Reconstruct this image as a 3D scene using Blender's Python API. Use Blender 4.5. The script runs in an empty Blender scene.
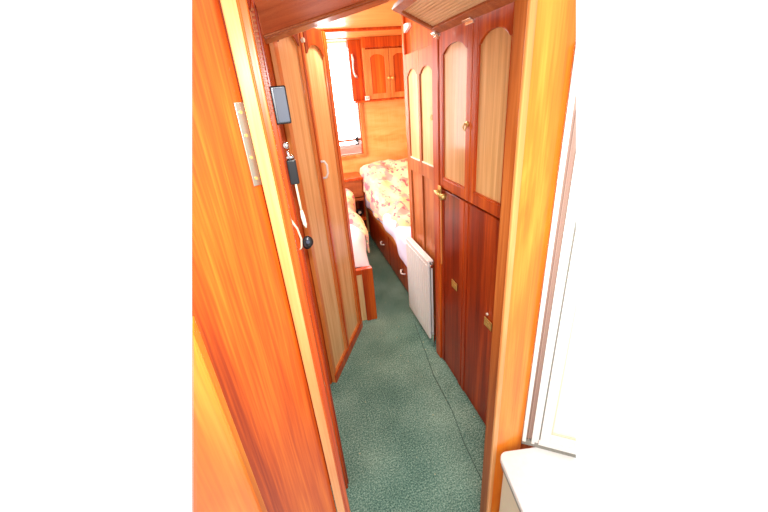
import bpy, bmesh, math, random
from mathutils import Vector, Matrix
random.seed(4)
C = bpy.context.scene.collection
# ---------------------------------------------------------------- camera frame
F_PX, CX, CY = 348.0, 384.0, 256.0
CAM = Vector((0, 0, 1.65))
_v = Vector((447-CX, 990-CY, F_PX)); _d = Vector((280-CX, 100-CY, F_PX))
_up = -_v.normalized(); _y = (_d - _d.dot(_up)*_up).normalized(); _x = _y.cross(_up).normalized()
R = Matrix((_x, _y, _up))
cam = bpy.data.cameras.new('camera'); co = bpy.data.objects.new('camera', cam); C.objects.link(co)
cam.sensor_fit = 'HORIZONTAL'; cam.sensor_width = 36; cam.lens = F_PX/768*36; cam.clip_start = .01
m = Matrix((R @ Vector((1,0,0)), R @ Vector((0,-1,0)), R @ Vector((0,0,-1)))).transposed().to_4x4()
m.translation = CAM; co.matrix_world = m
bpy.context.scene.camera = co
# the photograph only shows what lies between these two planes: the boat is built that far
NL = R @ Vector((F_PX, 0, 192.0)); NR = R @ Vector((-F_PX, 0, 192.0))
NL.normalize(); NR.normalize()

# ---------------------------------------------------------------- materials
def srgb(c):
    return tuple(((v/255)/12.92 if v/255 <= .04045 else ((v/255+.055)/1.055)**2.4) for v in c)+(1,)
MATS = {}
def base(name):
    mt = bpy.data.materials.new(name); mt.use_nodes = True
    nt = mt.node_tree; b = nt.nodes['Principled BSDF']; MATS[name] = mt
    return mt, nt, b
def plain(name, col, rough=.5, metal=0, coat=0, bump=0, bscale=60, spec=.5):
    mt, nt, b = base(name)
    b.inputs['Base Color'].default_value = srgb(col)
    b.inputs['Roughness'].default_value = rough; b.inputs['Metallic'].default_value = metal
    b.inputs['Coat Weight'].default_value = coat
    n = nt.nodes.new('ShaderNodeTexNoise'); n.inputs['Scale'].default_value = bscale
    tc = nt.nodes.new('ShaderNodeTexCoord'); nt.links.new(tc.outputs['Object'], n.inputs['Vector'])
    mx = nt.nodes.new('ShaderNodeMix'); mx.data_type = 'RGBA'; mx.blend_type = 'MULTIPLY'
    mx.inputs['Factor'].default_value = .12
    mx.inputs['A'].default_value = srgb(col); nt.links.new(n.outputs['Color'], mx.inputs['B'])
    nt.links.new(mx.outputs['Result'], b.inputs['Base Color'])
    if bump:
        bp = nt.nodes.new('ShaderNodeBump'); bp.inputs['Strength'].default_value = bump
        bp.inputs['Distance'].default_value = .003
        nt.links.new(n.outputs['Fac'], bp.inputs['Height']); nt.links.new(bp.outputs['Normal'], b.inputs['Normal'])
    return mt
def wood(name, dark, mid, light, grain=(30, 30, 1.2), rough=.3, coat=.5, planks=None, fine=(160,160,4), band=.5):
    mt, nt, b = base(name); L = nt.links.new
    tc = nt.nodes.new('ShaderNodeTexCoord')
    mp = nt.nodes.new('ShaderNodeMapping'); mp.inputs['Scale'].default_value = grain; L(tc.outputs['Object'], mp.inputs['Vector'])
    n1 = nt.nodes.new('ShaderNodeTexNoise'); n1.inputs['Scale'].default_value = 1; n1.inputs['Detail'].default_value = 4
    n1.inputs['Distortion'].default_value = .6; L(mp.outputs[0], n1.inputs['Vector'])
    mp2 = nt.nodes.new('ShaderNodeMapping'); mp2.inputs['Scale'].default_value = fine; L(tc.outputs['Object'], mp2.inputs['Vector'])
    n2 = nt.nodes.new('ShaderNodeTexNoise'); n2.inputs['Scale'].default_value = 1; n2.inputs['Detail'].default_value = 3; L(mp2.outputs[0], n2.inputs['Vector'])
    ma = nt.nodes.new('ShaderNodeMath'); ma.operation = 'MULTIPLY_ADD'; L(n2.outputs['Fac'], ma.inputs[0]); ma.inputs[1].default_value = .45; 
    L(n1.outputs['Fac'], ma.inputs[2])
    cr = nt.nodes.new('ShaderNodeValToRGB'); L(ma.outputs[0], cr.inputs['Fac'])
    e = cr.color_ramp.elements; e[0].position = .72-band*.5; e[0].color = srgb(dark); e[1].position = .72+band*.5; e[1].color = srgb(light)
    k = e.new(.72); k.color = srgb(mid)
    L(cr.outputs['Color'], b.inputs['Base Color'])
    b.inputs['Roughness'].default_value = rough; b.inputs['Coat Weight'].default_value = coat; b.inputs['Coat Roughness'].default_value = .12; b.inputs['Specular IOR Level'].default_value = .28
    bp = nt.nodes.new('ShaderNodeBump'); bp.inputs['Strength'].default_value = .08; bp.inputs['Distance'].default_value = .002
    L(n2.outputs['Fac'], bp.inputs['Height']); L(bp.outputs['Normal'], b.inputs['Normal'])
    return mt
mahog = wood('mahogany', (146,44,8), (184,70,16), (208,98,28), coat=.08)
mahog_dark = wood('dark mahogany', (100,24,8), (146,42,10), (190,74,18), grain=(12,12,.5), coat=.08, band=.4)
mahog_door = wood('door mahogany', (152,52,8), (194,80,14), (222,112,28), grain=(8,8,.3), rough=.34, coat=.1, band=.36)
jambin = wood('brown jamb wood', (128,58,18), (160,82,32), (190,110,52), grain=(20,20,1.5), rough=.35, coat=.2)
orange = wood('orange varnished wood', (186,96,42), (210,124,60), (226,150,82), grain=(14,14,2.5), band=.7, coat=.3)
jambw = wood('honey varnished wood', (204,86,14), (228,120,28), (242,150,50), grain=(16,16,2.5), band=.7)
stripw = wood('pale edge wood', (196,112,52), (216,140,76), (230,166,102), grain=(14,14,2.5), band=.7)
doorp = wood('orange brown door wood', (138,66,28), (166,88,42), (190,114,60), grain=(20,20,1.5), rough=.35, coat=.2)
oak = wood('light oak panel', (194,146,88), (220,172,110), (236,196,138), grain=(40,40,1.4), rough=.4, coat=.25)
oakcab = wood('warm oak panel', (208,156,98), (228,182,122), (238,202,146), grain=(30,30,1.3), rough=.4, coat=.25)
ply = wood('back panel ply', (224,150,74), (238,174,98), (244,192,120), grain=(3,3,14), rough=.35, coat=.3)
ceilw = wood('ceiling ply', (216,136,66), (230,156,82), (238,172,98), grain=(2,12,12), rough=.35, coat=.3)
hatchw = wood('hatch ply', (188,82,40), (210,104,56), (222,124,74), grain=(3,14,14), rough=.6, coat=.0)
rail_w = wood('hatch rail', (150,68,28), (178,92,44), (198,122,70), grain=(3,20,20), rough=.45, coat=.15)
slat_w = wood('beadboard', (222,184,132), (236,204,154), (246,220,176), grain=(30,3,30), rough=.3, coat=.4)
brass = plain('brass', (222,188,112), .35, .7)
chrome = plain('chrome', (225,225,225), .18, 1)
steel = plain('dull steel', (190,180,160), .35, 1)
white_en = plain('white enamel', (244,242,238), .3, 0, .3)
white_al = plain('white frame', (246,244,238), .35, 0, .2)
grey_seal = plain('grey seal', (150,146,136), .5)
taupe = plain('channel brown', (176,140,124), .4)
cream = plain('cream board', (232,220,190), .5)
blackp = plain('black plastic', (18,18,20), .3, 0, .3)
slate = plain('slate plastic', (66,72,88), .45)
darkthing = plain('dark leather', (40,34,34), .5)
sheetm = plain('white sheet', (244,240,244), .85, bump=.4, bscale=18)
lilac = plain('lilac sheet', (226,220,240), .85, bump=.4, bscale=18)
ivory = plain('ivory plastic', (240,232,210), .4)
deckm = plain('pink deck', (226,180,170), .6)
coilm = plain('pale cord', (226,206,176), .5)
# carpet
mt, nt, b = base('green carpet'); L = nt.links.new; carpet = mt
tc = nt.nodes.new('ShaderNodeTexCoord')
n = nt.nodes.new('ShaderNodeTexNoise'); n.inputs['Scale'].default_value = 140; n.inputs['Detail'].default_value = 5; n.inputs['Roughness'].default_value = .8; L(tc.outputs['Object'], n.inputs['Vector'])
n3 = nt.nodes.new('ShaderNodeTexNoise'); n3.inputs['Scale'].default_value = 2.5; n3.inputs['Detail'].default_value = 3; L(tc.outputs['Object'], n3.inputs['Vector'])
ad = nt.nodes.new('ShaderNodeMath'); ad.operation = 'MULTIPLY_ADD'; L(n3.outputs['Fac'], ad.inputs[0]); ad.inputs[1].default_value = .25; L(n.outputs['Fac'], ad.inputs[2])
cr = nt.nodes.new('ShaderNodeValToRGB'); L(ad.outputs[0], cr.inputs['Fac']); e = cr.color_ramp.elements
e[0].position = .5; e[0].color = srgb((52,86,76)); e[1].position = .76; e[1].color = srgb((170,200,180)); k = e.new(.62); k.color = srgb((98,136,122))
vo = nt.nodes.new('ShaderNodeTexVoronoi'); vo.inputs['Scale'].default_value = 13; L(tc.outputs['Object'], vo.inputs['Vector'])
lt = nt.nodes.new('ShaderNodeMath'); lt.operation = 'LESS_THAN'; lt.inputs[1].default_value = .045; L(vo.outputs['Distance'], lt.inputs[0])
mx = nt.nodes.new('ShaderNodeMix'); mx.data_type = 'RGBA'; L(lt.outputs[0], mx.inputs['Factor']); L(cr.outputs['Color'], mx.inputs['A']); mx.inputs['B'].default_value = srgb((196,190,150))
L(mx.outputs['Result'], b.inputs['Base Color']); b.inputs['Roughness'].default_value = .95; b.inputs['Specular IOR Level'].default_value = .1
bp = nt.nodes.new('ShaderNodeBump'); bp.inputs['Strength'].default_value = .6; bp.inputs['Distance'].default_value = .004; L(n.outputs['Fac'], bp.inputs['Height']); L(bp.outputs['Normal'], b.inputs['Normal'])
# flowery fabric
def floral(name, ground, seed):
    mt, nt, b = base(name); L = nt.links.new
    tc = nt.nodes.new('ShaderNodeTexCoord'); mp = nt.nodes.new('ShaderNodeMapping'); mp.inputs['Location'].default_value = (seed, seed*2, 0)
    mp.inputs['Rotation'].default_value = (0,0,.6); mp.inputs['Scale'].default_value = (1,.55,1)
    L(tc.outputs['Object'], mp.inputs['Vector'])
    prev = None
    cols = [((232,204,150), 9, .54), ((224,160,150), 12, .55), ((198,104,118), 19, .61), ((150,166,140), 23, .64)]
    for i, (c, s, th) in enumerate(cols):
        n = nt.nodes.new('ShaderNodeTexNoise'); n.noise_dimensions = '4D'; n.inputs['W'].default_value = i*7.3+seed; n.inputs['Scale'].default_value = s; n.inputs['Detail'].default_value = 2
        L(mp.outputs[0], n.inputs['Vector'])
        r = nt.nodes.new('ShaderNodeMapRange'); r.inputs['From Min'].default_value = th-.04; r.inputs['From Max'].default_value = th+.02; L(n.outputs['Fac'], r.inputs['Value'])
        mx = nt.nodes.new('ShaderNodeMix'); mx.data_type = 'RGBA'; L(r.outputs[0], mx.inputs['Factor'])
        if prev: L(prev, mx.inputs['A'])
        else: mx.inputs['A'].default_value = srgb(ground)
        mx.inputs['B'].default_value = srgb(c); prev = mx.outputs['Result']
    L(prev, b.inputs['Base Color']); b.inputs['Roughness'].default_value = .9; b.inputs['Specular IOR Level'].default_value = .2
    return mt
duvm = floral('flowered duvet', (232,212,170), 1.0); duvm2 = floral('flowered cover', (232,212,168), 4.0)
mt, nt, b = base('window glass'); glass = mt
b.inputs['Transmission Weight'].default_value = 1; b.inputs['Roughness'].default_value = 0; b.inputs['IOR'].default_value = 1.02; b.inputs['Base Color'].default_value = (1,1,1,1)
mt, nt, b = base('obscured glass'); oglass = mt
b.inputs['Base Color'].default_value = (.95,.95,.95,1); b.inputs['Roughness'].default_value = .5; b.inputs['Transmission Weight'].default_value = .6

# ---------------------------------------------------------------- mesh helpers
WL = {}
ID = lambda u, v, w: Vector((u, v, w))
def bx(bm, x0, x1, y0, y1, z0, z1, F=ID):
    vs = [bm.verts.new(F(x, y, z)) for x in (x0, x1) for y in (y0, y1) for z in (z0, z1)]
    for f in ((0,1,3,2), (4,6,7,5), (0,4,5,1), (2,3,7,6), (0,2,6,4), (1,5,7,3)): bm.faces.new([vs[i] for i in f])
def strip(bm, lo, hi, w0, w1, F=ID):
    """solid between two (u,v) polylines of the same length"""
    n = len(lo); V = {}
    for k, w in enumerate((w0, w1)):
        for s, P in enumerate((lo, hi)):
            for i, p in enumerate(P): V[k, s, i] = bm.verts.new(F(p[0], p[1], w))
    for i in range(n-1):
        bm.faces.new([V[1,0,i], V[1,0,i+1], V[1,1,i+1], V[1,1,i]])
        bm.faces.new([V[0,0,i], V[0,1,i], V[0,1,i+1], V[0,0,i+1]])
        bm.faces.new([V[0,0,i], V[0,0,i+1], V[1,0,i+1], V[1,0,i]])
        bm.faces.new([V[0,1,i], V[1,1,i], V[1,1,i+1], V[0,1,i+1]])
    for i in (0, n-1): bm.faces.new([V[0,0,i], V[1,0,i], V[1,1,i], V[0,1,i]])
def tube(bm, pts, r, seg=10):
    pts = [Vector(p) for p in pts]; rs = r if isinstance(r, (list, tuple)) else [r]*len(pts); rings = []
    for i, p in enumerate(pts):
        d = (pts[min(i+1, len(pts)-1)] - pts[max(i-1, 0)]).normalized()
        a = d.orthogonal().normalized() if i == 0 else (a - a.dot(d)*d).normalized()
        c = d.cross(a)
        rings.append([bm.verts.new(p + rs[i]*(math.cos(t)*a + math.sin(t)*c)) for t in [2*math.pi*k/seg for k in range(seg)]])
    for q, s in zip(rings, rings[1:]):
        for k in range(seg): bm.faces.new([q[k], q[(k+1)%seg], s[(k+1)%seg], s[k]])
    bm.faces.new(rings[0][::-1]); bm.faces.new(rings[-1])
def clip(bm, both=True):
    for N in ((NL, NR) if both else (NL,)):
        g = bm.verts[:] + bm.edges[:] + bm.faces[:]
        r = bmesh.ops.bisect_plane(bm, geom=g, plane_co=CAM, plane_no=N, clear_inner=True)
        ed = [e for e in r['geom_cut'] if isinstance(e, bmesh.types.BMEdge)]
        if ed: bmesh.ops.holes_fill(bm, edges=[e for e in bm.edges if e.is_boundary])
def obj(name, bm, mat, parent=None, bevel=0, smooth=False, do_clip=False, sub=0, origin=None):
    if do_clip: clip(bm)
    bmesh.ops.recalc_face_normals(bm, faces=bm.faces)
    off = Vector(WL[parent.name]) if parent else Vector((0,0,0))
    if origin: off = Vector(origin)
    for v in bm.verts: v.co -= off
    me = bpy.data.meshes.new(name); bm.to_mesh(me); bm.free()
    if smooth:
        for p in me.polygons: p.use_smooth = True
    o = bpy.data.objects.new(name, me); C.objects.link(o); me.materials.append(mat)
    if parent: o.parent = parent; WL[o.name] = WL[parent.name]
    elif origin: o.location = origin; WL[o.name] = tuple(origin)
    else: WL[o.name] = (0,0,0)
    if bevel:
        b = o.modifiers.new('bevel', 'BEVEL'); b.width = bevel; b.segments = 2; b.limit_method = 'ANGLE'
    if sub:
        s = o.modifiers.new('subdivision', 'SUBSURF'); s.levels = sub; s.render_levels = sub
    return o
def box(name, mat, e, parent=None, bevel=.0015, F=ID, do_clip=False, origin=None):
    bm = bmesh.new(); bx(bm, *e, F=F); return obj(name, bm, mat, parent, bevel, do_clip=do_clip, origin=origin)
def thing(name, label, cat, loc, group=None):
    o = bpy.data.objects.new(name, None); C.objects.link(o); o.location = loc; o.empty_display_size = .1
    o['label'] = label; o['category'] = cat; WL[o.name] = tuple(loc)
    if group: o['group'] = group
    return o
def tag(o, label, cat, group=None):
    o['label'] = label; o['category'] = cat
    if group: o['group'] = group
    return o
def struct(o, label=None):
    o['kind'] = 'structure'
    if label: o['label'] = label
    return o

# frames of reference: (u along, v up, w out of the face)
FR = lambda u, v, w: Vector((.753 - w, u, v))                     # right wardrobe wall, facing left
ax = Vector((.479, .878, 0)).normalized(); an = Vector((ax.y, -ax.x, 0)); A0 = Vector((.028, 1.78, 0))
FA = lambda u, v, w: A0 + ax*u + Vector((0,0,v)) + an*w          # angled left wardrobe
FB = lambda Y: (lambda u, v, w: Vector((u, Y - w, v)))            # facing the camera

def arc(u0, u1, vs, rise, n=14, sh=.12):
    """arched head with small shoulders"""
    P = [(u0, vs)]
    a, b2 = u0 + (u1-u0)*sh*.5, u1 - (u1-u0)*sh*.5
    for i in range(n+1):
        t = i/n; P.append((a + (b2-a)*t, vs + rise*(1-abs(2*t-1)**2.6) if 0 < t < 1 else vs))
    P.append((u1, vs)); return P
def panel_door(root, u0, u1, v0, v1, F, fm, pm, st=.05, top=.06, bot=.07, rise=.05, th=.022, stl=None, sr=None):
    stl = stl or st; sr = sr or st
    bm = bmesh.new()
    bx(bm, u0, u0+stl, v0, v1, 0, th, F); bx(bm, u1-sr, u1, v0, v1, 0, th, F); bx(bm, u0+stl, u1-sr, v0, v0+bot, 0, th, F)
    lo = arc(u0+stl, u1-sr, v1-top-rise, rise) if rise else [(u0+stl, v1-top), (u1-sr, v1-top)]
    strip(bm, lo, [(p[0], v1) for p in lo], 0, th, F)
    fr = obj('door', bm, fm, root, .0022)
    box('panel', pm, (u0+stl-.004, u1-sr+.004, v0+bot-.004, v1-top+.004, .003, th-.009), fr, 0, F)
    bm = bmesh.new(); lo2 = [(u0+stl+.0, v0+bot), (u1-sr, v0+bot)]      # moulding along the foot and both sides of the opening
    e = .007
    bx(bm, u0+stl, u1-sr, v0+bot, v0+bot+e, th-.009, th-.002, F)
    bx(bm, u0+stl, u0+stl+e, v0+bot, v1-top-rise, th-.009, th-.002, F); bx(bm, u1-sr-e, u1-sr, v0+bot, v1-top-rise, th-.009, th-.002, F)
    obj('moulding', bm, fm, fr)
    return fr

# ================================================================ SETTING
box_s = lambda name, mat, e, **k: struct(box(name, mat, e, bevel=0, do_clip=True, **k))
bm = bmesh.new(); bx(bm, -.35, 1.6, .62, 4.26, -.05, 0); struct(obj('floor', bm, carpet, do_clip=True))
# strip of carpet laid along the right side, with a seam
bm = bmesh.new()
sl = [(.57,.70), (.588,1.07), (.617,1.28), (.622,1.556), (.66,1.83), (.695,2.11)]
strip(bm, sl, [(.722, y) for x, y in sl], 0, .008)
tag(obj('carpet_strip', bm, carpet, None, .002), 'narrow strip of green carpet laid along the foot of the right wardrobe', 'carpet')
bm = bmesh.new(); strip(bm, [(x-.003, y) for x, y in sl], sl, 0, .002)
obj('seam', bm, plain('dark seam', (58,84,76), .9), bpy.data.objects['carpet_strip'])
box_s('ceiling', ceilw, (-.35, 1.6, .7, 4.26, 2.15, 2.2))
# back bulkhead, with window opening x .28-.84, z 1.0-2.13
bm = bmesh.new()
bx(bm, -.35, 1.6, 4.2, 4.25, 0, 1.0); bx(bm, .845, 1.6, 4.2, 4.25, 1.0, 2.15); bx(bm, -.35, .28, 4.2, 4.25, 1.0, 2.15); bx(bm, .28, .845, 4.2, 4.25, 2.145, 2.15)
struct(obj('wall_back', bm, ply, do_clip=True))
# hull sides; the left one has a tall window opening
bm = bmesh.new()
bx(bm, -.36, -.32, 1.1, 2.55, 0, 2.15); bx(bm, -.36, -.32, 3.85, 4.2, 0, 2.15); bx(bm, -.36, -.32, 2.55, 3.85, 0, 1.0); bx(bm, -.36, -.32, 2.55, 3.85, 2.0, 2.15)
struct(obj('wall_left', bm, ply, do_clip=True))
bm = bmesh.new(); bx(bm, 1.55, 1.6, .7, 4.2, 0, 2.15); struct(obj('wall_right', bm, ply, do_clip=True))
# window at the end of the cabin
w = struct(box('window_1', orange, (.845-.0, .875, 4.17, 4.2, .965, 2.145)))
box('window_frame', orange, (.28, .845, 4.165, 4.2, .965, 1.0), w)
box('window_frame', orange, (.25, .28, 4.17, 4.2, .965, 2.145), w)
box('window_reveal', mahog, (.832, .845, 4.2, 4.25, 1.0, 2.145), w)
box('window_sill', ivory, (.28, .832, 4.2, 4.29, .985, 1.0), w)
box('glazing_bar', rail_w, (.28, .832, 4.225, 4.237, 1.148, 1.172), w)
box('window_pane', glass, (.28, .832, 4.228, 4.232, 1.0, 2.145), w, 0)
bm = bmesh.new(); bx(bm, .77, .8, 4.205, 4.225, 1.13, 1.19); bx(bm, .755, .80, 4.195, 4.212, 1.105, 1.125); obj('window_catch', bm, blackp, w, .003)
bm = bmesh.new(); bx(bm, .2, 1.3, 4.4, 4.95, .6, 1.06)
tag(obj('deck_locker', bm, deckm, None, .02, do_clip=True, origin=(.6,4.6,.6)), 'pale pink deck locker seen outside through the foot of the end window', 'locker')
# ceiling batten and fitting
box('ceiling_batten', mahog, (-.3, 1.54, 3.42, 3.47, 2.128, 2.15), None, .004)
struct(bpy.data.objects['ceiling_batten']).name = 'trim_1'
o = box('trim_2', rail_w, (-.3, .97, 3.98, 4.02, 2.144, 2.15), None, .001); struct(o)
box_d = box('downlight_slot', blackp, (.64,.72,3.55,3.60,2.146,2.15)); tag(box_d, 'small dark slot fitting in the ceiling near the end window', 'ceiling fitting')

# ---- front doorway: posts and architraves
YD = .70
bm = bmesh.new(); bx(bm, .492, .53, YD, .752, 0, 2.0)
struct(obj('door_frame_right', bm, jambin, do_clip=True)).name = 'trim_3'
bm = bmesh.new(); bx(bm, .484, .500, YD-.012, YD, 0, 2.0)
struct(obj('trim_4', bm, stripw, None, .003, do_clip=True))
bm = bmesh.new(); bx(bm, .500, .60, YD-.006, YD+.004, 0, 2.0)
struct(obj('wall_front', bm, jambw, do_clip=True))
# left: light edge strip, moulded strip, dark inner post
bm = bmesh.new(); bx(bm, -.065, -.040, .735, .775, 0, 2.0); struct(obj('trim_5', bm, stripw, None, .002, do_clip=True))
bm = bmesh.new(); bx(bm, -.040, -.024, .745, .80, 0, 2.0); bx(bm, -.0405, -.036, .735, .745, 0, 2.0); struct(obj('trim_6', bm, mahog, None, .002, do_clip=True))
bm = bmesh.new(); bx(bm, -.06, -.014, 1.06, 1.12, 0, 2.14); bx(bm, -.06, -.020, 1.04, 1.06, 0, 2.14); bx(bm, -.35, -.05, 1.08, 1.11, 0, 2.14)
struct(obj('trim_7', bm, mahog_dark, None, .003, do_clip=True))
# toothed brass strip running down the left post
t = bmesh.new(); y0 = 1.036
bx(t, -.034, -.028, y0, 1.04, 1.615, 1.86)
for i in range(22):
    z = 1.618 + i*.0108; bx(t, -.028, -.021, y0, 1.04, z, z+.006)
tag(obj('toothed_strip', t, jambin, None, .0006, origin=(-.04,1.04,1.615)), 'narrow toothed wooden strip on the dark left post above the black box', 'strip')
# dark hook near the top of the left post
bm = bmesh.new(); tube(bm, [(-.040,1.03,1.95),(-.034,1.03,1.91),(-.026,1.03,1.875),(-.032,1.03,1.845)], [.008,.010,.008,.003])
tag(obj('coat_hook', bm, mahog_dark, None, smooth=True, origin=(-.035,1.03,1.9)), 'dark curved wooden hook high on the left post', 'hook')

# ---- near left door leaf (opened towards us)
d1 = Vector((-.068, .752, 0)); dd = Vector((-.60, -.30, 0)).normalized(); dn = Vector((-dd.y, dd.x, 0)); dn = dn if dn.y < 0 else -dn
FD = lambda u, v, w: d1 + dd*u + Vector((0,0,v)) + dn*w
bm = bmesh.new(); bx(bm, 0, .62, .02, 2.0, -.03, 0, FD)
leaf = struct(obj('door_1', bm, mahog_door, None, .002, do_clip=True))
# long steel strike plate with screws
bm = bmesh.new(); bx(bm, .0, .017, 1.497, 1.652, 0, .004, FD); pl = obj('hinge', bm, steel, leaf, .001)
for i in range(4):
    z = 1.512+i*.041; p = FD(.009, z, .004); s = bmesh.new(); tube(s, [p, p+dn*.0015], .0032, 10); obj('screw', s, brass, pl)
# near post at the very left
bm = bmesh.new(); bx(bm, -.6, -.137, .35, .38, .6, 2.0)
struct(obj('trim_8', bm, jambw, None, .006, do_clip=True))

# ================================================================ WHITE SCREEN + COUNTER at right
w0 = Vector((.600, .692, 0)); wd = Vector((.128, -.095, 0)).normalized(); wn = Vector((wd.y, -wd.x, 0)); wn = wn if wn.y < 0 else -wn
FW = lambda u, v, w: w0 + wd*u + Vector((0,0,v)) + wn*w
Wt = struct(box('window_2', white_al, (0, .012, .52, 1.98, -.02, .012), None, .002, FW, True), None)
for nm, mat_, e in (('frame_channel', taupe, (.012,.030,.525,1.98,-.012,-.002)), ('frame_stile', white_al, (.030,.040,.515,1.98,-.02,.008)),
                    ('frame_channel', taupe, (.018,.021,.525,1.98,-.002,.006)),
                    ('sliding_stile', white_al, (.040,.052,.52,1.98,-.01,.004)), ('seal', grey_seal, (.052,.056,.53,1.98,-.01,.001)),
                    ('sash', white_al, (.056,.085,.535,1.98,-.012,.006)), ('sash', white_al, (.085,.55,.535,.575,-.012,.006)),
                    ('sash_bead', cream, (.085,.090,.575,1.98,-.008,.002)), ('sash_bead', cream, (.09,.55,.575,.580,-.008,.002)),
                    ('track', grey_seal, (.0,.55,.500,.520,-.02,.006)), ('sash_rail', white_al, (.052,.55,.520,.535,-.016,.01)),
                    ('window_pane', white_al, (.088,.55,.578,1.98,-.008,-.004))):
    box(nm, mat_, e, Wt, .0008, FW, True)
# counter with rounded front corner
k0 = Vector((.503,.685,0)); kx = Vector((.985,-.17,0)).normalized(); ky = Vector((kx.y, -kx.x, 0))*1
FK = lambda u, v, w: k0 + kx*u + ky*v + Vector((0,0,w))
def rounded(bm, u0, u1, v0, v1, r, w0_, w1_):
    P = [(u0+r-r*math.cos(a), v0+r-r*math.sin(a)) for a in [math.pi/2*i/8 for i in range(9)]] + [(u1, v0), (u1, v1), (u0, v1)]
    lo = [bm.verts.new(FK(a, b_, w0_)) for a, b_ in P]; hi = [bm.verts.new(FK(a, b_, w1_)) for a, b_ in P]
    bm.faces.new(lo[::-1]); bm.faces.new(hi)
    for i in range(len(P)): bm.faces.new([lo[i], lo[(i+1)%len(P)], hi[(i+1)%len(P)], hi[i]])
kt = thing('bathroom_cabinet', 'low cream cabinet with a white rounded worktop below the white framed window', 'cabinet', tuple(k0))
bm = bmesh.new(); rounded(bm, 0, .5, 0, .5, .028, .478, .5); obj('worktop', bm, white_en, kt, .004, do_clip=True)
bm = bmesh.new(); rounded(bm, .012, .5, .01, .5, .024, 0, .478); obj('body', bm, cream, kt, .002, do_clip=True)
bm = bmesh.new(); rounded(bm, .004, .5, .004, .5, .026, .455, .478); obj('edge_trim', bm, grey_seal, kt, .001, do_clip=True)

# ================================================================ OVERHEAD HATCH FLAPS
def slope(P, Q):   # u: from hinge P to free edge Q (x,z), y kept, w: thickness upwards
    a = Vector((Q[0]-P[0], 0, Q[1]-P[1])); Ln = a.length; a.normalize(); nn = Vector((-a.z, 0, a.x)); nn = nn if nn.z > 0 else -nn
    return (lambda u, y, w: Vector((P[0], 0, P[1])) + a*u + Vector((0, y, 0)) + nn*w), Ln
S1, L1 = slope((-.014,1.852), (.475,1.972))
h = thing('overhead_hatch', 'plain dark plywood overhead panel with an edge rail, above the left wardrobe', 'hatch', (-.03,1.2,1.85))
box('plywood_panel', hatchw, (0, L1, .72, 1.56, 0, .012), h, 0, S1)
box('edge_rail', rail_w, (0, L1, 1.46, 1.59, -.010, .02), h, .003, S1)
box('edge_bead', rail_w, (0, L1, 1.44, 1.46, -.006, .0), h, .002, S1)
S2, L2 = slope((.688,1.857), (.495,1.947))
h = thing('overhead_locker_door', 'framed overhead door with pale boarded inside, hung open above the right wardrobe', 'locker door', (.70,1.2,1.85))
bm = bmesh.new()
bx(bm, 0, .040, .72, 1.59, -.012, .012, S2); bx(bm, L2-.032, L2, .72, 1.59, -.012, .012, S2); bx(bm, .040, L2-.032, 1.560, 1.59, -.012, .012, S2); 
obj('frame', bm, rail_w, h, .003)
bm = bmesh.new(); n = 11; ww = (L2-.072)/n
for i in range(n): u = .040+i*ww; bx(bm, u, u+ww*.82, .72, 1.560, -.003, .006, S2); bx(bm, u+ww*.82, u+ww, .72, 1.560, .001, .006, S2)
obj('boarded_panel', bm, slat_w, h, .001)
for yy in (1.30, 1.585):
    bm = bmesh.new(); bx(bm, -.004, .02, yy-.028, yy+.028, -.018, -.012, S2); p = S2(.0, yy-.03, -.018); tube(bm, [p, p+Vector((0,.06,0))], .0055, 10)
    if yy > 1.5: tube(bm, [S2(.02,yy-.03,-.02), S2(-.01,yy+.005,-.02)], .008, 10)
    obj('hinge', bm, chrome, h, .001)

# ================================================================ RIGHT WARDROBE
wr = thing('wardrobe', 'tall red mahogany wardrobe on the right with pale arched upper panels', 'wardrobe', (.735,1.3,0))
bm = bmesh.new(); bx(bm, .754, 1.2, .80, 1.76, 0, 1.90); obj('body', bm, mahog_dark, wr, do_clip=True)
bm = bmesh.new(); bx(bm, 1.69, 1.762, 0, 1.875, 0, .028, FR); bx(bm, .80, 1.075, 0, 1.86, 0, .006, FR)
obj('corner_post', bm, mahog, wr, .004, do_clip=True)
fr1 = panel_door(wr, 1.373, 1.685, 1.172, 1.866, FR, mahog, oak, st=.03, top=.058, bot=.05, rise=.032, stl=.038)
fr2 = panel_door(wr, 1.085, 1.367, 1.172, 1.866, FR, mahog, oak, st=.034, top=.056, bot=.05, rise=.034)
def ring_handle(parent, F, u, v, w, mat=brass, s=1.):
    bm = bmesh.new(); tube(bm, [F(u,v,w), F(u,v,w+.004*s)], .011*s, 14); tube(bm, [F(u,v,w+.003*s), F(u,v,w+.016*s)], .004*s, 8)
    R_ = [F(u+.0*s+.012*s*math.sin(a), v-.012*s+.012*s*math.cos(a), w+.013*s) for a in [2*math.pi*i/12 for i in range(13)]]
    tube(bm, R_, .0026*s, 6); return obj('knob', bm, mat, parent, smooth=True)
ring_handle(fr1, FR, 1.398, 1.50, .022)
def plain_door(u0, u1, v0, v1):
    bm = bmesh.new(); bx(bm, u0, u1, v0, v1, 0, .016, FR)
    dr = obj('door', bm, mahog_dark, wr, .003)
    for s in (u0, u1-.035):
        box('stile', mahog_dark, (s, s+.035, v0, v1, .016, .020), dr, .002, FR)
    return dr
dr1 = plain_door(1.418, 1.685, .01, 1.160); dr2 = plain_door(1.085, 1.412, .01, 1.160)
def brass_plate(dr, u, v):
    bm = bmesh.new(); bx(bm, u, u+.062, v-.022, v+.022, .020, .024, FR)
    for i in range(4):
        for j in range(2): bx(bm, u+.008+i*.013, u+.015+i*.013, v-.014+j*.016, v-.004+j*.016, .024, .026, FR)
    obj('brass_plate', bm, brass, dr, .0008)
brass_plate(dr1, 1.475, .668); brass_plate(dr2, 1.125, .652)
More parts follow.
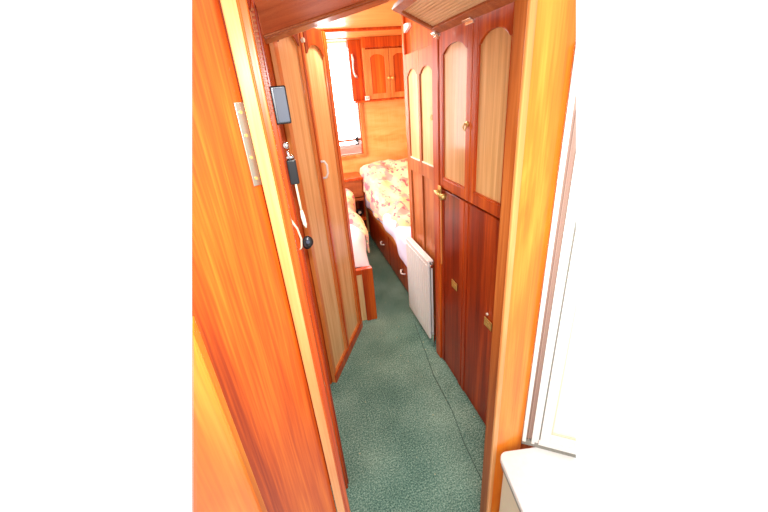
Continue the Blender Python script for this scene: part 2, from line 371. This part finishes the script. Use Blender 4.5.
bm = bmesh.new(); tube(bm, [FR(1.165,.70,.02), FR(1.165,.70,.026)], .006); obj('screw_cap', bm, ivory, dr2)
# pale bead by the corner post
box('bead', orange, (1.664, 1.678, .72, 1.11, .020, .028), dr1, .003, FR)
# brass lever latch
bm = bmesh.new(); bx(bm, 1.655, 1.69, 1.125, 1.182, .028, .034, FR); lt_ = obj('latch', bm, brass, wr, .002)
bm = bmesh.new(); tube(bm, [FR(1.672,1.153,.034), FR(1.672,1.153,.06)], .010, 12); tube(bm, [FR(1.672,1.153,.056), FR(1.63,1.150,.058), FR(1.59,1.145,.056)], [.009,.008,.011], 10)
tube(bm, [FR(1.588,1.145,.036), FR(1.588,1.145,.062)], .015, 12)
obj('lever', bm, brass, lt_, smooth=True)

# ================================================================ FAR RIGHT PANELLED DOOR / PARTITION
fp = thing('cabin_door', 'orange panelled door with two arched panels folded back behind the white radiator', 'door', (.762,2.0,0))
FP = lambda u, v, w: Vector((.785 - w, u, v))
bm = bmesh.new(); bx(bm, 2.285, 2.32, .0, 2.148, -.04, .018, FP); obj('edge_post', bm, mahog, fp, .003)
bm = bmesh.new(); bx(bm, 1.765, 2.285, 1.83, 2.148, -.03, .0, FP); bx(bm, 1.765, 2.285, 0, 1.83, -.03, -.001, FP); obj('backing_board', bm, mahog, fp)
bm = bmesh.new()
for a, b_ in ((1.80,1.835), (2.035,2.07), (2.245,2.284)): bx(bm, a, b_, .12, 1.835, 0, .022, FP)
for a, b_ in ((1.835,2.035), (2.07,2.245)):
    lo = arc(a, b_, 1.72, .032); strip(bm, lo, [(p[0], 1.835) for p in lo], 0, .022, FP)
    bx(bm, a, b_, 1.16, 1.24, 0, .022, FP); bx(bm, a, b_, .12, .2, 0, .022, FP)
lf = obj('frame', bm, doorp, fp, .002)
for a, b_ in ((1.832,2.038), (2.067,2.248)):
    box('panel', oak, (a, b_, 1.235, 1.76, .002, .012), lf, 0, FP)
    box('panel', doorp, (a, b_, .195, 1.165, .002, .012), lf, 0, FP)
    box('moulding', ivory, (a+.003, b_-.003, 1.24, 1.247, .012, .02), lf, 0, FP)
ring_handle(lf, FP, 1.835, 1.515, .022)
bm = bmesh.new(); strip(bm, [(2.19,1.965),(2.27,1.945)], [(2.20,1.985),(2.27,1.99)], 0, .02, FP)
obj('bracket', bm, white_en, fp, .002)

# ================================================================ RADIATOR
rd = thing('radiator', 'white panel radiator standing against the right side below the bed', 'radiator', (.70,2.0,.05))
bm = bmesh.new(); x = .712
bx(bm, x-.004, x+.008, 1.835, 2.275, .06, .66)
for i in range(11):
    y = 1.848+i*.0385; bx(bm, x-.007, x-.003, y, y+.026, .09, .632)
obj('front_panel', bm, white_en, rd, .003)
bm = bmesh.new(); bx(bm, x+.022, x+.032, 1.845, 2.275, .075, .645); obj('rear_panel', bm, white_en, rd, .002)
bm = bmesh.new(); bx(bm, x-.006, x+.034, 1.835, 2.275, .655, .667)
obj('top_grille', bm, white_en, rd, .003)
bm = bmesh.new(); tube(bm, [(x+.016,1.845,.635), (x+.016,1.815,.635)], .011, 12); obj('bleed_valve', bm, chrome, rd)
bm = bmesh.new(); tube(bm, [(x+.016,1.87,.085), (x+.016,1.82,.085), (x+.018,1.815,.0)], [.009,.009,.007], 10); tube(bm, [(x+.016,1.815,.06), (x+.016,1.815,.115)], .013, 12); obj('valve', bm, chrome, rd)

# ================================================================ ANGLED LEFT WARDROBE
wl = thing('angled_wardrobe', 'tall wardrobe on the left, set at an angle, with two long pale arched doors', 'wardrobe', tuple(A0))
bm = bmesh.new()
P = [A0+ax*-.075, A0+ax*.527, Vector((.22,2.268,0)), Vector((-.31,2.268,0)), Vector((-.31,1.6,0))]
P = [p - an*.002 if i < 2 else p for i, p in enumerate(P)]
lo = [bm.verts.new((p.x,p.y,0)) for p in P]; hi = [bm.verts.new((p.x,p.y,1.93)) for p in P]
bm.faces.new(lo[::-1]); bm.faces.new(hi)
for i in range(5): bm.faces.new([lo[i], lo[(i+1)%5], hi[(i+1)%5], hi[i]])
obj('body', bm, mahog, wl, do_clip=True)
fa = panel_door(wl, -.065, .200, .0, 1.965, FA, orange, oakcab, st=.026, top=.05, bot=.065, rise=.045, stl=.03)
fb = panel_door(wl, .206, .527, .0, 1.965, FA, orange, oakcab, st=.032, top=.075, bot=.065, rise=.045, sr=.055)
# darker red head, foot and corner of the doors
bm = bmesh.new()
for a, b_, t in ((-.035,.174,.05), (.238,.472,.075)):
    l2 = arc(a, b_, 1.965-t-.045, .045); strip(bm, [(p[0], p[1]-.001) for p in l2], [(p[0], 1.966) for p in l2], .022, .025, FA)
obj('arched_head', bm, mahog_dark, wl, .001)
bm = bmesh.new(); bx(bm, -.065, .527, .0, .062, .022, .030, FA); bx(bm, .485, .528, .05, 1.966, .022, .028, FA)
bx(bm, .194, .212, .06, 1.966, .022, .027, FA); obj('edge_trim', bm, mahog, wl, .002)
bm = bmesh.new(); hp = [FA(.218,1.33,.022), FA(.222,1.33,.042), FA(.227,1.31,.052), FA(.227,1.265,.052), FA(.222,1.243,.042), FA(.218,1.24,.022)]
tube(bm, hp, [.007,.006,.006,.006,.006,.007], 10); obj('handle', bm, white_al, fb, smooth=True)
bm = bmesh.new(); tube(bm, [FA(.203,1.895,.025), FA(.203,1.895,.04)], .010, 12); obj('catch', bm, ivory, wl)

# ================================================================ LEFT BED
bl = thing('left_bed', 'narrow bed on the left with a wooden end board and red corner post', 'bed', (.0,3.2,0))
box('end_board', oakcab, (-.3, .365, 2.30, 2.32, .0, .42), bl, .002)
box('post', mahog, (.355, .438, 2.285, 2.335, 0, .462), bl, .004)
box('end_rail', mahog, (-.3, .355, 2.287, 2.333, .42, .460), bl, .004)
box('side_board', mahog_dark, (.40, .435, 2.335, 3.82, .0, .44), bl, .003)
box('base', mahog_dark, (-.31, .40, 2.335, 3.82, .38, .43), bl, 0)
def cloth(name, mat, fn, nu, nv, parent=None, th=.012, label=None, cat=None, origin=None):
    bm = bmesh.new(); G = [[bm.verts.new(fn(i/nu, j/nv)) for j in range(nv+1)] for i in range(nu+1)]
    for i in range(nu):
        for j in range(nv): bm.faces.new([G[i][j], G[i+1][j], G[i+1][j+1], G[i][j+1]])
    o = obj(name, bm, mat, parent, smooth=True, origin=origin)
    s = o.modifiers.new('thickness', 'SOLIDIFY'); s.thickness = th; s.offset = -1
    s = o.modifiers.new('subdivision', 'SUBSURF'); s.levels = 1; s.render_levels = 2
    if label: tag(o, label, cat)
    return o
def soft(x, a, b_): t = max(0, min(1, (x-a)/(b_-a))); return t*t*(3-2*t)
from mathutils import noise
def nz(x, y, s=1, o_=0): return noise.noise(Vector((x*s+o_, y*s, o_*1.7)))
# mattress
bm = bmesh.new(); bx(bm, -.30, .42, 2.43, 3.82, .43, .54); obj('mattress', bm, sheetm, bl, .03)
def profile(t, xe, zt, zd, x0, r):
    """t 0..1 runs from the far side x0 over the top to edge xe and down to zd"""
    Lt = abs(xe-x0)-r; La = r*math.pi/2; Ld = max(zt-r-zd, 0); s = t*(Lt+La+Ld); sg = 1 if xe > x0 else -1
    if s < Lt: return x0+sg*s, zt
    if s < Lt+La: a = (s-Lt)/r; return x0+sg*(Lt+r*math.sin(a)), zt-r+r*math.cos(a)
    return xe, zt-r-(s-Lt-La)
def left_sheet(i, j):
    y = 2.35+.55*j; xe = .44+.05*soft(j,.25,.7); zt = .62-.10*(1-soft(j,0,.35))-.065*(1-soft(j,0,.1))
    x, z = profile(i, xe, zt, .448, -.28, .08); return Vector((x, y + .01*nz(x*6,z*6), z+.012*nz(x,y,7)))
cloth('bed_sheet', sheetm, left_sheet, 24, 14, None, .012, 'crumpled white sheet turned over the near end of the left bed', 'sheet', (0,2.6,.5))
def left_duvet(i, j):
    y = 2.76+1.04*j; xe = .515+.045*soft(j,.3,.9)+.02*math.sin(y*9); zt = .635+.10*soft(j,.2,1)-.055*(1-soft(j,0,.05)); zd = (.45 if j > .15 else .40)+.05*j
    x, z = profile(i, xe, zt, zd, -.28, .07); f = soft(i,.6,1)
    return Vector((x+.02*nz(y,z,6,3), y-.10*f*(1-j)*1.0 + .02*nz(x,y,5), z+.03*nz(x,y,5,2)))
cloth('duvet', duvm2, left_duvet, 30, 34, None, .02, 'flowered duvet hanging over the side of the left bed', 'duvet', (0,3.2,.5))

# ================================================================ RIGHT BED
br = thing('right_bed', 'bed on the right on a dark red base with two drawers', 'bed', (1.1,3.2,0))
box('base', mahog_dark, (.80, 1.54, 2.33, 3.98, 0, .40), br, 0)
box('side_rail', orange, (.768, .80, 2.33, 3.98, .375, .425), br, .004)
FS = lambda u, v, w: Vector((.80 - w, u, v))
for a, b_ in ((2.34,3.06), (3.07,3.97)):
    dr = box('drawer', mahog, (a, b_, .04, .365, .0, .022), br, .004, FS)
    mdl = (a+b_)/2 if a > 3 else 2.60
    mdl = 3.30 if a > 3 else 2.60
    bm = bmesh.new(); tube(bm, [FS(mdl-.045,.20,.022), FS(mdl-.04,.20,.04), FS(mdl,.188,.048), FS(mdl+.04,.20,.04), FS(mdl+.045,.20,.022)], .0075, 8); obj('handle', bm, white_al, dr, smooth=True)
bm = bmesh.new(); bx(bm, .79, 1.53, 2.35, 3.98, .42, .56); obj('mattress', bm, lilac, br, .03)
def right_sheet(i, j):
    y = 2.335+1.625*j
    ed = .755-.02*soft(1-j,.75,1); zt = .60-.03*(1-soft(j,0,.1))-.10*(1-soft(j,0,.03)); zd = .44-.10*soft(1-j,.6,1)
    x, z = profile(i, ed+.012*math.sin(y*14), zt, zd, 1.5, .05)
    return Vector((x+.012*nz(y,z,9), y, z+.012*nz(x,y,8)))
cloth('bed_sheet', lilac, right_sheet, 24, 44, None, .012, 'pale lilac sheet hanging over the side rail of the right bed', 'sheet', (1.1,3.1,.5))
def right_duvet(i, j):
    y = 2.62+1.50*j
    zt = .66+.25*soft(j,.18,.85)-.07*(1-soft(j,0,.07)); zd = .56-.03*soft(j,.1,.5)+.06*soft(j,.5,1)+.04*math.sin(y*7)*(1-j)
    x, z = profile(i, .742+.055*(1-soft(j,0,.5))+.012*math.sin(y*11), zt, zd, 1.5, .09)
    f = soft(i,.55,.95)
    fold = .018*math.sin((y+x*.4)*34)*f*(1-.5*j)
    return Vector((x+fold+.02*nz(y,z,6,5), y+.03*nz(x,z,4,1)-(.05*f*(1-j)), z+.05*nz(x,y,4,9)+.035*nz(x,y,8,4)))
cloth('duvet', duvm, right_duvet, 34, 50, None, .022, 'puffy yellow and pink flowered duvet piled on the right bed', 'duvet', (1.1,3.2,.6))
bm = bmesh.new()   # pillow below the duvet head
bmesh.ops.create_uvsphere(bm, u_segments=20, v_segments=12, radius=1)
for v in bm.verts:
    x, y, z = v.co; g = lambda a: math.copysign(abs(a)**.6, a)
    v.co = Vector((1.15+.33*g(x), 3.86+.20*g(y), .70+.09*g(z)))
tag(obj('pillow', bm, sheetm, None, smooth=True, origin=(1.15,3.86,.70)), 'pillow under the head of the flowered duvet on the right bed', 'pillow')

# ================================================================ BEDSIDE SHELF UNIT
sh = thing('bedside_unit', 'small dark open shelf unit between the two beds below the window', 'shelf unit', (.62,4.0,0))
box('top', mahog, (.44, .735, 3.84, 4.19, .77, .80), sh, .004)
box('front_board', rail_w, (.45, .73, 3.87, 3.885, .575, .77), sh, .001)
box('side', mahog_dark, (.44, .455, 3.87, 4.19, 0, .77), sh, 0)
box('side', mahog_dark, (.72, .735, 3.87, 4.19, 0, .77), sh, 0)
box('back', mahog_dark, (.455, .72, 4.17, 4.185, 0, .77), sh, 0)
box('shelf', rail_w, (.455, .72, 3.84, 4.17, .535, .56), sh, .003)
box('shelf', mahog, (.455, .72, 3.80, 4.17, .31, .335), sh, .003)
for (x0, x1, y0, z0, hh, mt_, lb) in ((.50,.525,3.9,.3355,.15,darkthing,'dark book at the left on the bedside shelf'), (.545,.562,3.91,.3355,.165,taupe,'thin brownish book in the bedside shelf'), (.60,.625,3.90,.3355,.14,darkthing,'dark book in the middle of the bedside shelf')):
    bk = box('book', mt_, (x0, x1, y0, y0+.12, z0, z0+hh), None, .002, origin=(x0,y0,z0)); tag(bk, lb, 'book', 'books on the bedside shelf')
    box('pages', ivory, (x0+.004, x1-.004, y0-.0005+.003, y0+.118, z0+hh-.002, z0+hh+.0006), bk, 0)
ck = thing('alarm_clock', 'small black clock with a pale face on the bedside shelf', 'clock', (.665,3.9,.3362))
bm = bmesh.new(); tube(bm, [(.665,3.88,.377),(.665,3.93,.377)], .038, 20); obj('case', bm, blackp, ck, .003)
bm = bmesh.new(); tube(bm, [(.665,3.878,.386),(.665,3.881,.386)], .018, 20); obj('dial', bm, ivory, ck)
for sx in (-.02,.02):
    bm = bmesh.new(); tube(bm, [(.665+sx,3.905,.3362),(.665+sx*.6,3.905,.35)], .004, 8); obj('foot', bm, blackp, ck)
for (x, y, mt_, lb) in ((.60,3.93,darkthing,'dark upright bottle below the bedside shelf, left of its pair'), (.67,3.95,slate,'grey upright bottle below the bedside shelf, right of its pair')):
    bm = bmesh.new(); tube(bm, [(x,y,0),(x,y,.17),(x,y,.19),(x,y,.20),(x,y,.24)], [.028,.028,.018,.010,.010], 14)
    bt = obj('bottle', bm, mt_, None, smooth=True, origin=(x,y,0)); tag(bt, lb, 'bottle', 'bottles below the bedside shelf')

# ================================================================ BACK WALL CABINET
cb = thing('wall_cabinet', 'orange two door wall cupboard high on the back wall above the right bed', 'cupboard', (1.15,3.95,1.56))
FC = FB(3.97)
box('body', mahog, (.90, 1.53, 3.97, 4.19, 1.575, 2.148), cb, .002)
box('fascia', mahog, (.885, 1.53, 3.95, 3.97, 2.055, 2.148), cb, .002)
box('side_panel', mahog, (.77, .90, 4.10, 4.19, 1.57, 2.148), cb, .002)
box('bottom_rail', mahog, (.76, 1.53, 3.955, 4.15, 1.558, 1.575), cb, .003)
box('face_frame', orange, (.885, .915, 3.952, 3.97, 1.575, 2.055), cb, .001)
c1 = panel_door(cb, .915, 1.155, 1.58, 2.04, FC, orange, mahog_door, st=.038, top=.045, bot=.045, rise=.025, th=.02)
c2 = panel_door(cb, 1.160, 1.40, 1.58, 2.04, FC, orange, mahog_door, st=.038, top=.045, bot=.045, rise=.025, th=.02)
for dr_, u in ((c1,1.140), (c2,1.178)):
    bm = bmesh.new(); bmesh.ops.create_uvsphere(bm, u_segments=14, v_segments=8, radius=.017, matrix=Matrix.Translation(FC(u,1.772,.04))); tube(bm, [FC(u,1.772,.02), FC(u,1.772,.032)], .006)
    obj('knob', bm, brass, dr_, smooth=True)
bm = bmesh.new(); bx(bm, .868, .912, 3.93, 3.951, 1.575, 1.615)
ls = tag(obj('light_switch', bm, white_en, None, .002, origin=(.89,3.95,1.575)), 'small white switch at the lower left corner of the wall cupboard', 'switch')
bm = bmesh.new(); bx(bm, .878, .886, 3.927, 3.931, 1.585, 1.605); bx(bm, .894, .902, 3.927, 3.931, 1.585, 1.605); obj('rocker', bm, grey_seal, ls)
bm = bmesh.new(); tube(bm, [(.80,4.085,2.02),(.806,4.08,1.97),(.80,4.085,1.90),(.802,4.08,1.85),(.815,4.07,1.81),(.83,4.08,1.80),(.826,4.085,1.825)], [.009,.013,.008,.008,.010,.009,.006], 8)
tag(obj('strap', bm, white_en, None, smooth=True, origin=(.8,4.09,1.9)), 'pale twisted strap hanging on the red panel between window and wall cupboard', 'strap')

# ================================================================ SMALL THINGS ON THE LEFT POST
YB = 1.055; FP2 = FB(YB)
bb = thing('wall_box', 'black box with a slate grey face fixed to the left post', 'box', (.01,YB,1.58))
def lean(u, v, w): return Vector((u + (v-1.64)*-.0, YB - w, v))
box('case', blackp, (-.021, .020, 1.590, 1.684, -.02, .012), bb, .004, FP2)
box('face', slate, (-.013, .017, 1.595, 1.679, .012, .0145), bb, .001, FP2)
ht = thing('hanging_wand', 'slim pale rod with a black grip and chrome top hanging on the left post', 'wand', (.0,YB,1.4))
bm = bmesh.new(); bx(bm, -.014, .012, 1.425, 1.495, -.006, .016, FP2); obj('grip', bm, blackp, ht, .004)
bm = bmesh.new(); tube(bm, [(.0,YB-.01,1.425),(.002,YB-.01,1.33)], .0034, 10); obj('rod', bm, coilm, ht, smooth=True)
bm = bmesh.new(); tube(bm, [(.002,YB-.01,1.345),(.003,YB-.01,1.325),(.005,YB-.01,1.300),(.007,YB-.01,1.288)], [.004,.0065,.006,.002], 10); obj('tip', bm, ivory, ht, smooth=True)
bm = bmesh.new(); tube(bm, [(-.003,YB-.01,1.495),(-.006,YB-.01,1.52)], .0045, 10)
bmesh.ops.create_uvsphere(bm, u_segments=14, v_segments=10, radius=.010, matrix=Matrix.Translation((-.007,YB-.01,1.535))); tube(bm, [(-.012,YB-.01,1.502),(.010,YB-.01,1.502)], .005, 8); obj('chrome_top', bm, chrome, ht, smooth=True)
kn = thing('knob_lamp', 'round glossy black knob with a pale curved cable on the left post', 'knob', (.0,YB,1.2))
bm = bmesh.new()
bmesh.ops.create_uvsphere(bm, u_segments=20, v_segments=12, radius=.017, matrix=Matrix.Translation((.004,YB-.015,1.243)) @ Matrix.Diagonal((1,.6,1.15,1)))
tube(bm, [(.0,YB+.01,1.232),(.0,YB-.012,1.229)], .013, 14); obj('knob_head', bm, blackp, kn, smooth=True)
bm = bmesh.new(); tube(bm, [(.004,YB-.024,1.247),(.004,YB-.028,1.247)], .006, 12); obj('cap', bm, slate, kn)
bm = bmesh.new(); tube(bm, [(-.044,1.03,1.335),(-.034,1.03,1.325),(-.020,1.03,1.295),(-.014,1.03,1.26),(-.018,1.035,1.23),(-.026,1.045,1.218)], [.0045,.004,.003,.003,.003,.003], 8); obj('cable', bm, coilm, kn, smooth=True)

# ================================================================ LIGHT
sc = bpy.context.scene
wd_ = bpy.data.worlds.new('overcast sky'); sc.world = wd_; wd_.use_nodes = True
bg = wd_.node_tree.nodes['Background']; bg.inputs['Color'].default_value = (1, .99, .97, 1); bg.inputs['Strength'].default_value = 1.25
def area(name, loc, rot, sx, sy, e, col=(1,1,1)):
    l = bpy.data.lights.new(name, 'AREA'); l.shape = 'RECTANGLE'; l.size = sx; l.size_y = sy; l.energy = e; l.color = col
    o = bpy.data.objects.new(name, l); C.objects.link(o); o.location = loc; o.rotation_euler = rot; return o
# camera flash just above the lens
l = bpy.data.lights.new('camera_flash', 'SPOT'); l.energy = 74; l.shadow_soft_size = .03; l.color = (.96,.98,1); l.spot_size = math.radians(84); l.spot_blend = 1.0
o = bpy.data.objects.new('camera_flash', l); C.objects.link(o); o.location = (.02,-.02,1.76); o.rotation_euler = (Vector((.35,1.9,.75))-o.location).to_track_quat('-Z','Y').to_euler()
# daylight falling in at the side window and the end window, plus an added overhead fill and an added ceiling lamp
area('side_window_daylight', (-.34,3.2,1.5), (0, math.radians(-90), 0), .95, 1.2, 45, (.97,.98,1))
area('overhead_fill', (.26,.15,2.35), (math.radians(22),math.radians(6),0), .5, .5, 14, (1,.98,.94))  # added fill from above, no opening there; brightens the tops of the near woodwork
area('end_window_daylight', (.56,4.32,1.6), (math.radians(-90), 0, 0), .5, 1.0, 14, (.97,.98,1))
lm = thing('fill_lamp', 'round white fill lamp added unseen behind the raised overhead panels', 'lamp', (.42,2.15,2.15))  # added lamp, out of view, to lift the light in the corridor
bm = bmesh.new(); tube(bm, [(.42,2.15,2.149),(.42,2.15,2.125)], .10, 28); obj('rim', bm, white_en, lm, .003)
bm = bmesh.new(); tube(bm, [(.42,2.15,2.125),(.42,2.15,2.118)], .088, 28)
mt, nt, b = base('fill lamp diffuser'); b.inputs['Emission Color'].default_value = (1,.95,.85,1); b.inputs['Emission Strength'].default_value = 3
obj('diffuser', bm, mt, lm)
l = bpy.data.lights.new('fill_lamp_light', 'AREA'); l.shape = 'DISK'; l.size = .18; l.energy = 6.5; l.color = (1,.97,.92)
o = bpy.data.objects.new('fill_lamp_light', l); C.objects.link(o); o.location = (.42,2.15,2.112)
sc.view_settings.view_transform = 'Standard'; sc.view_settings.look = 'None'; sc.view_settings.gamma = 1
sc.view_settings.exposure = 0
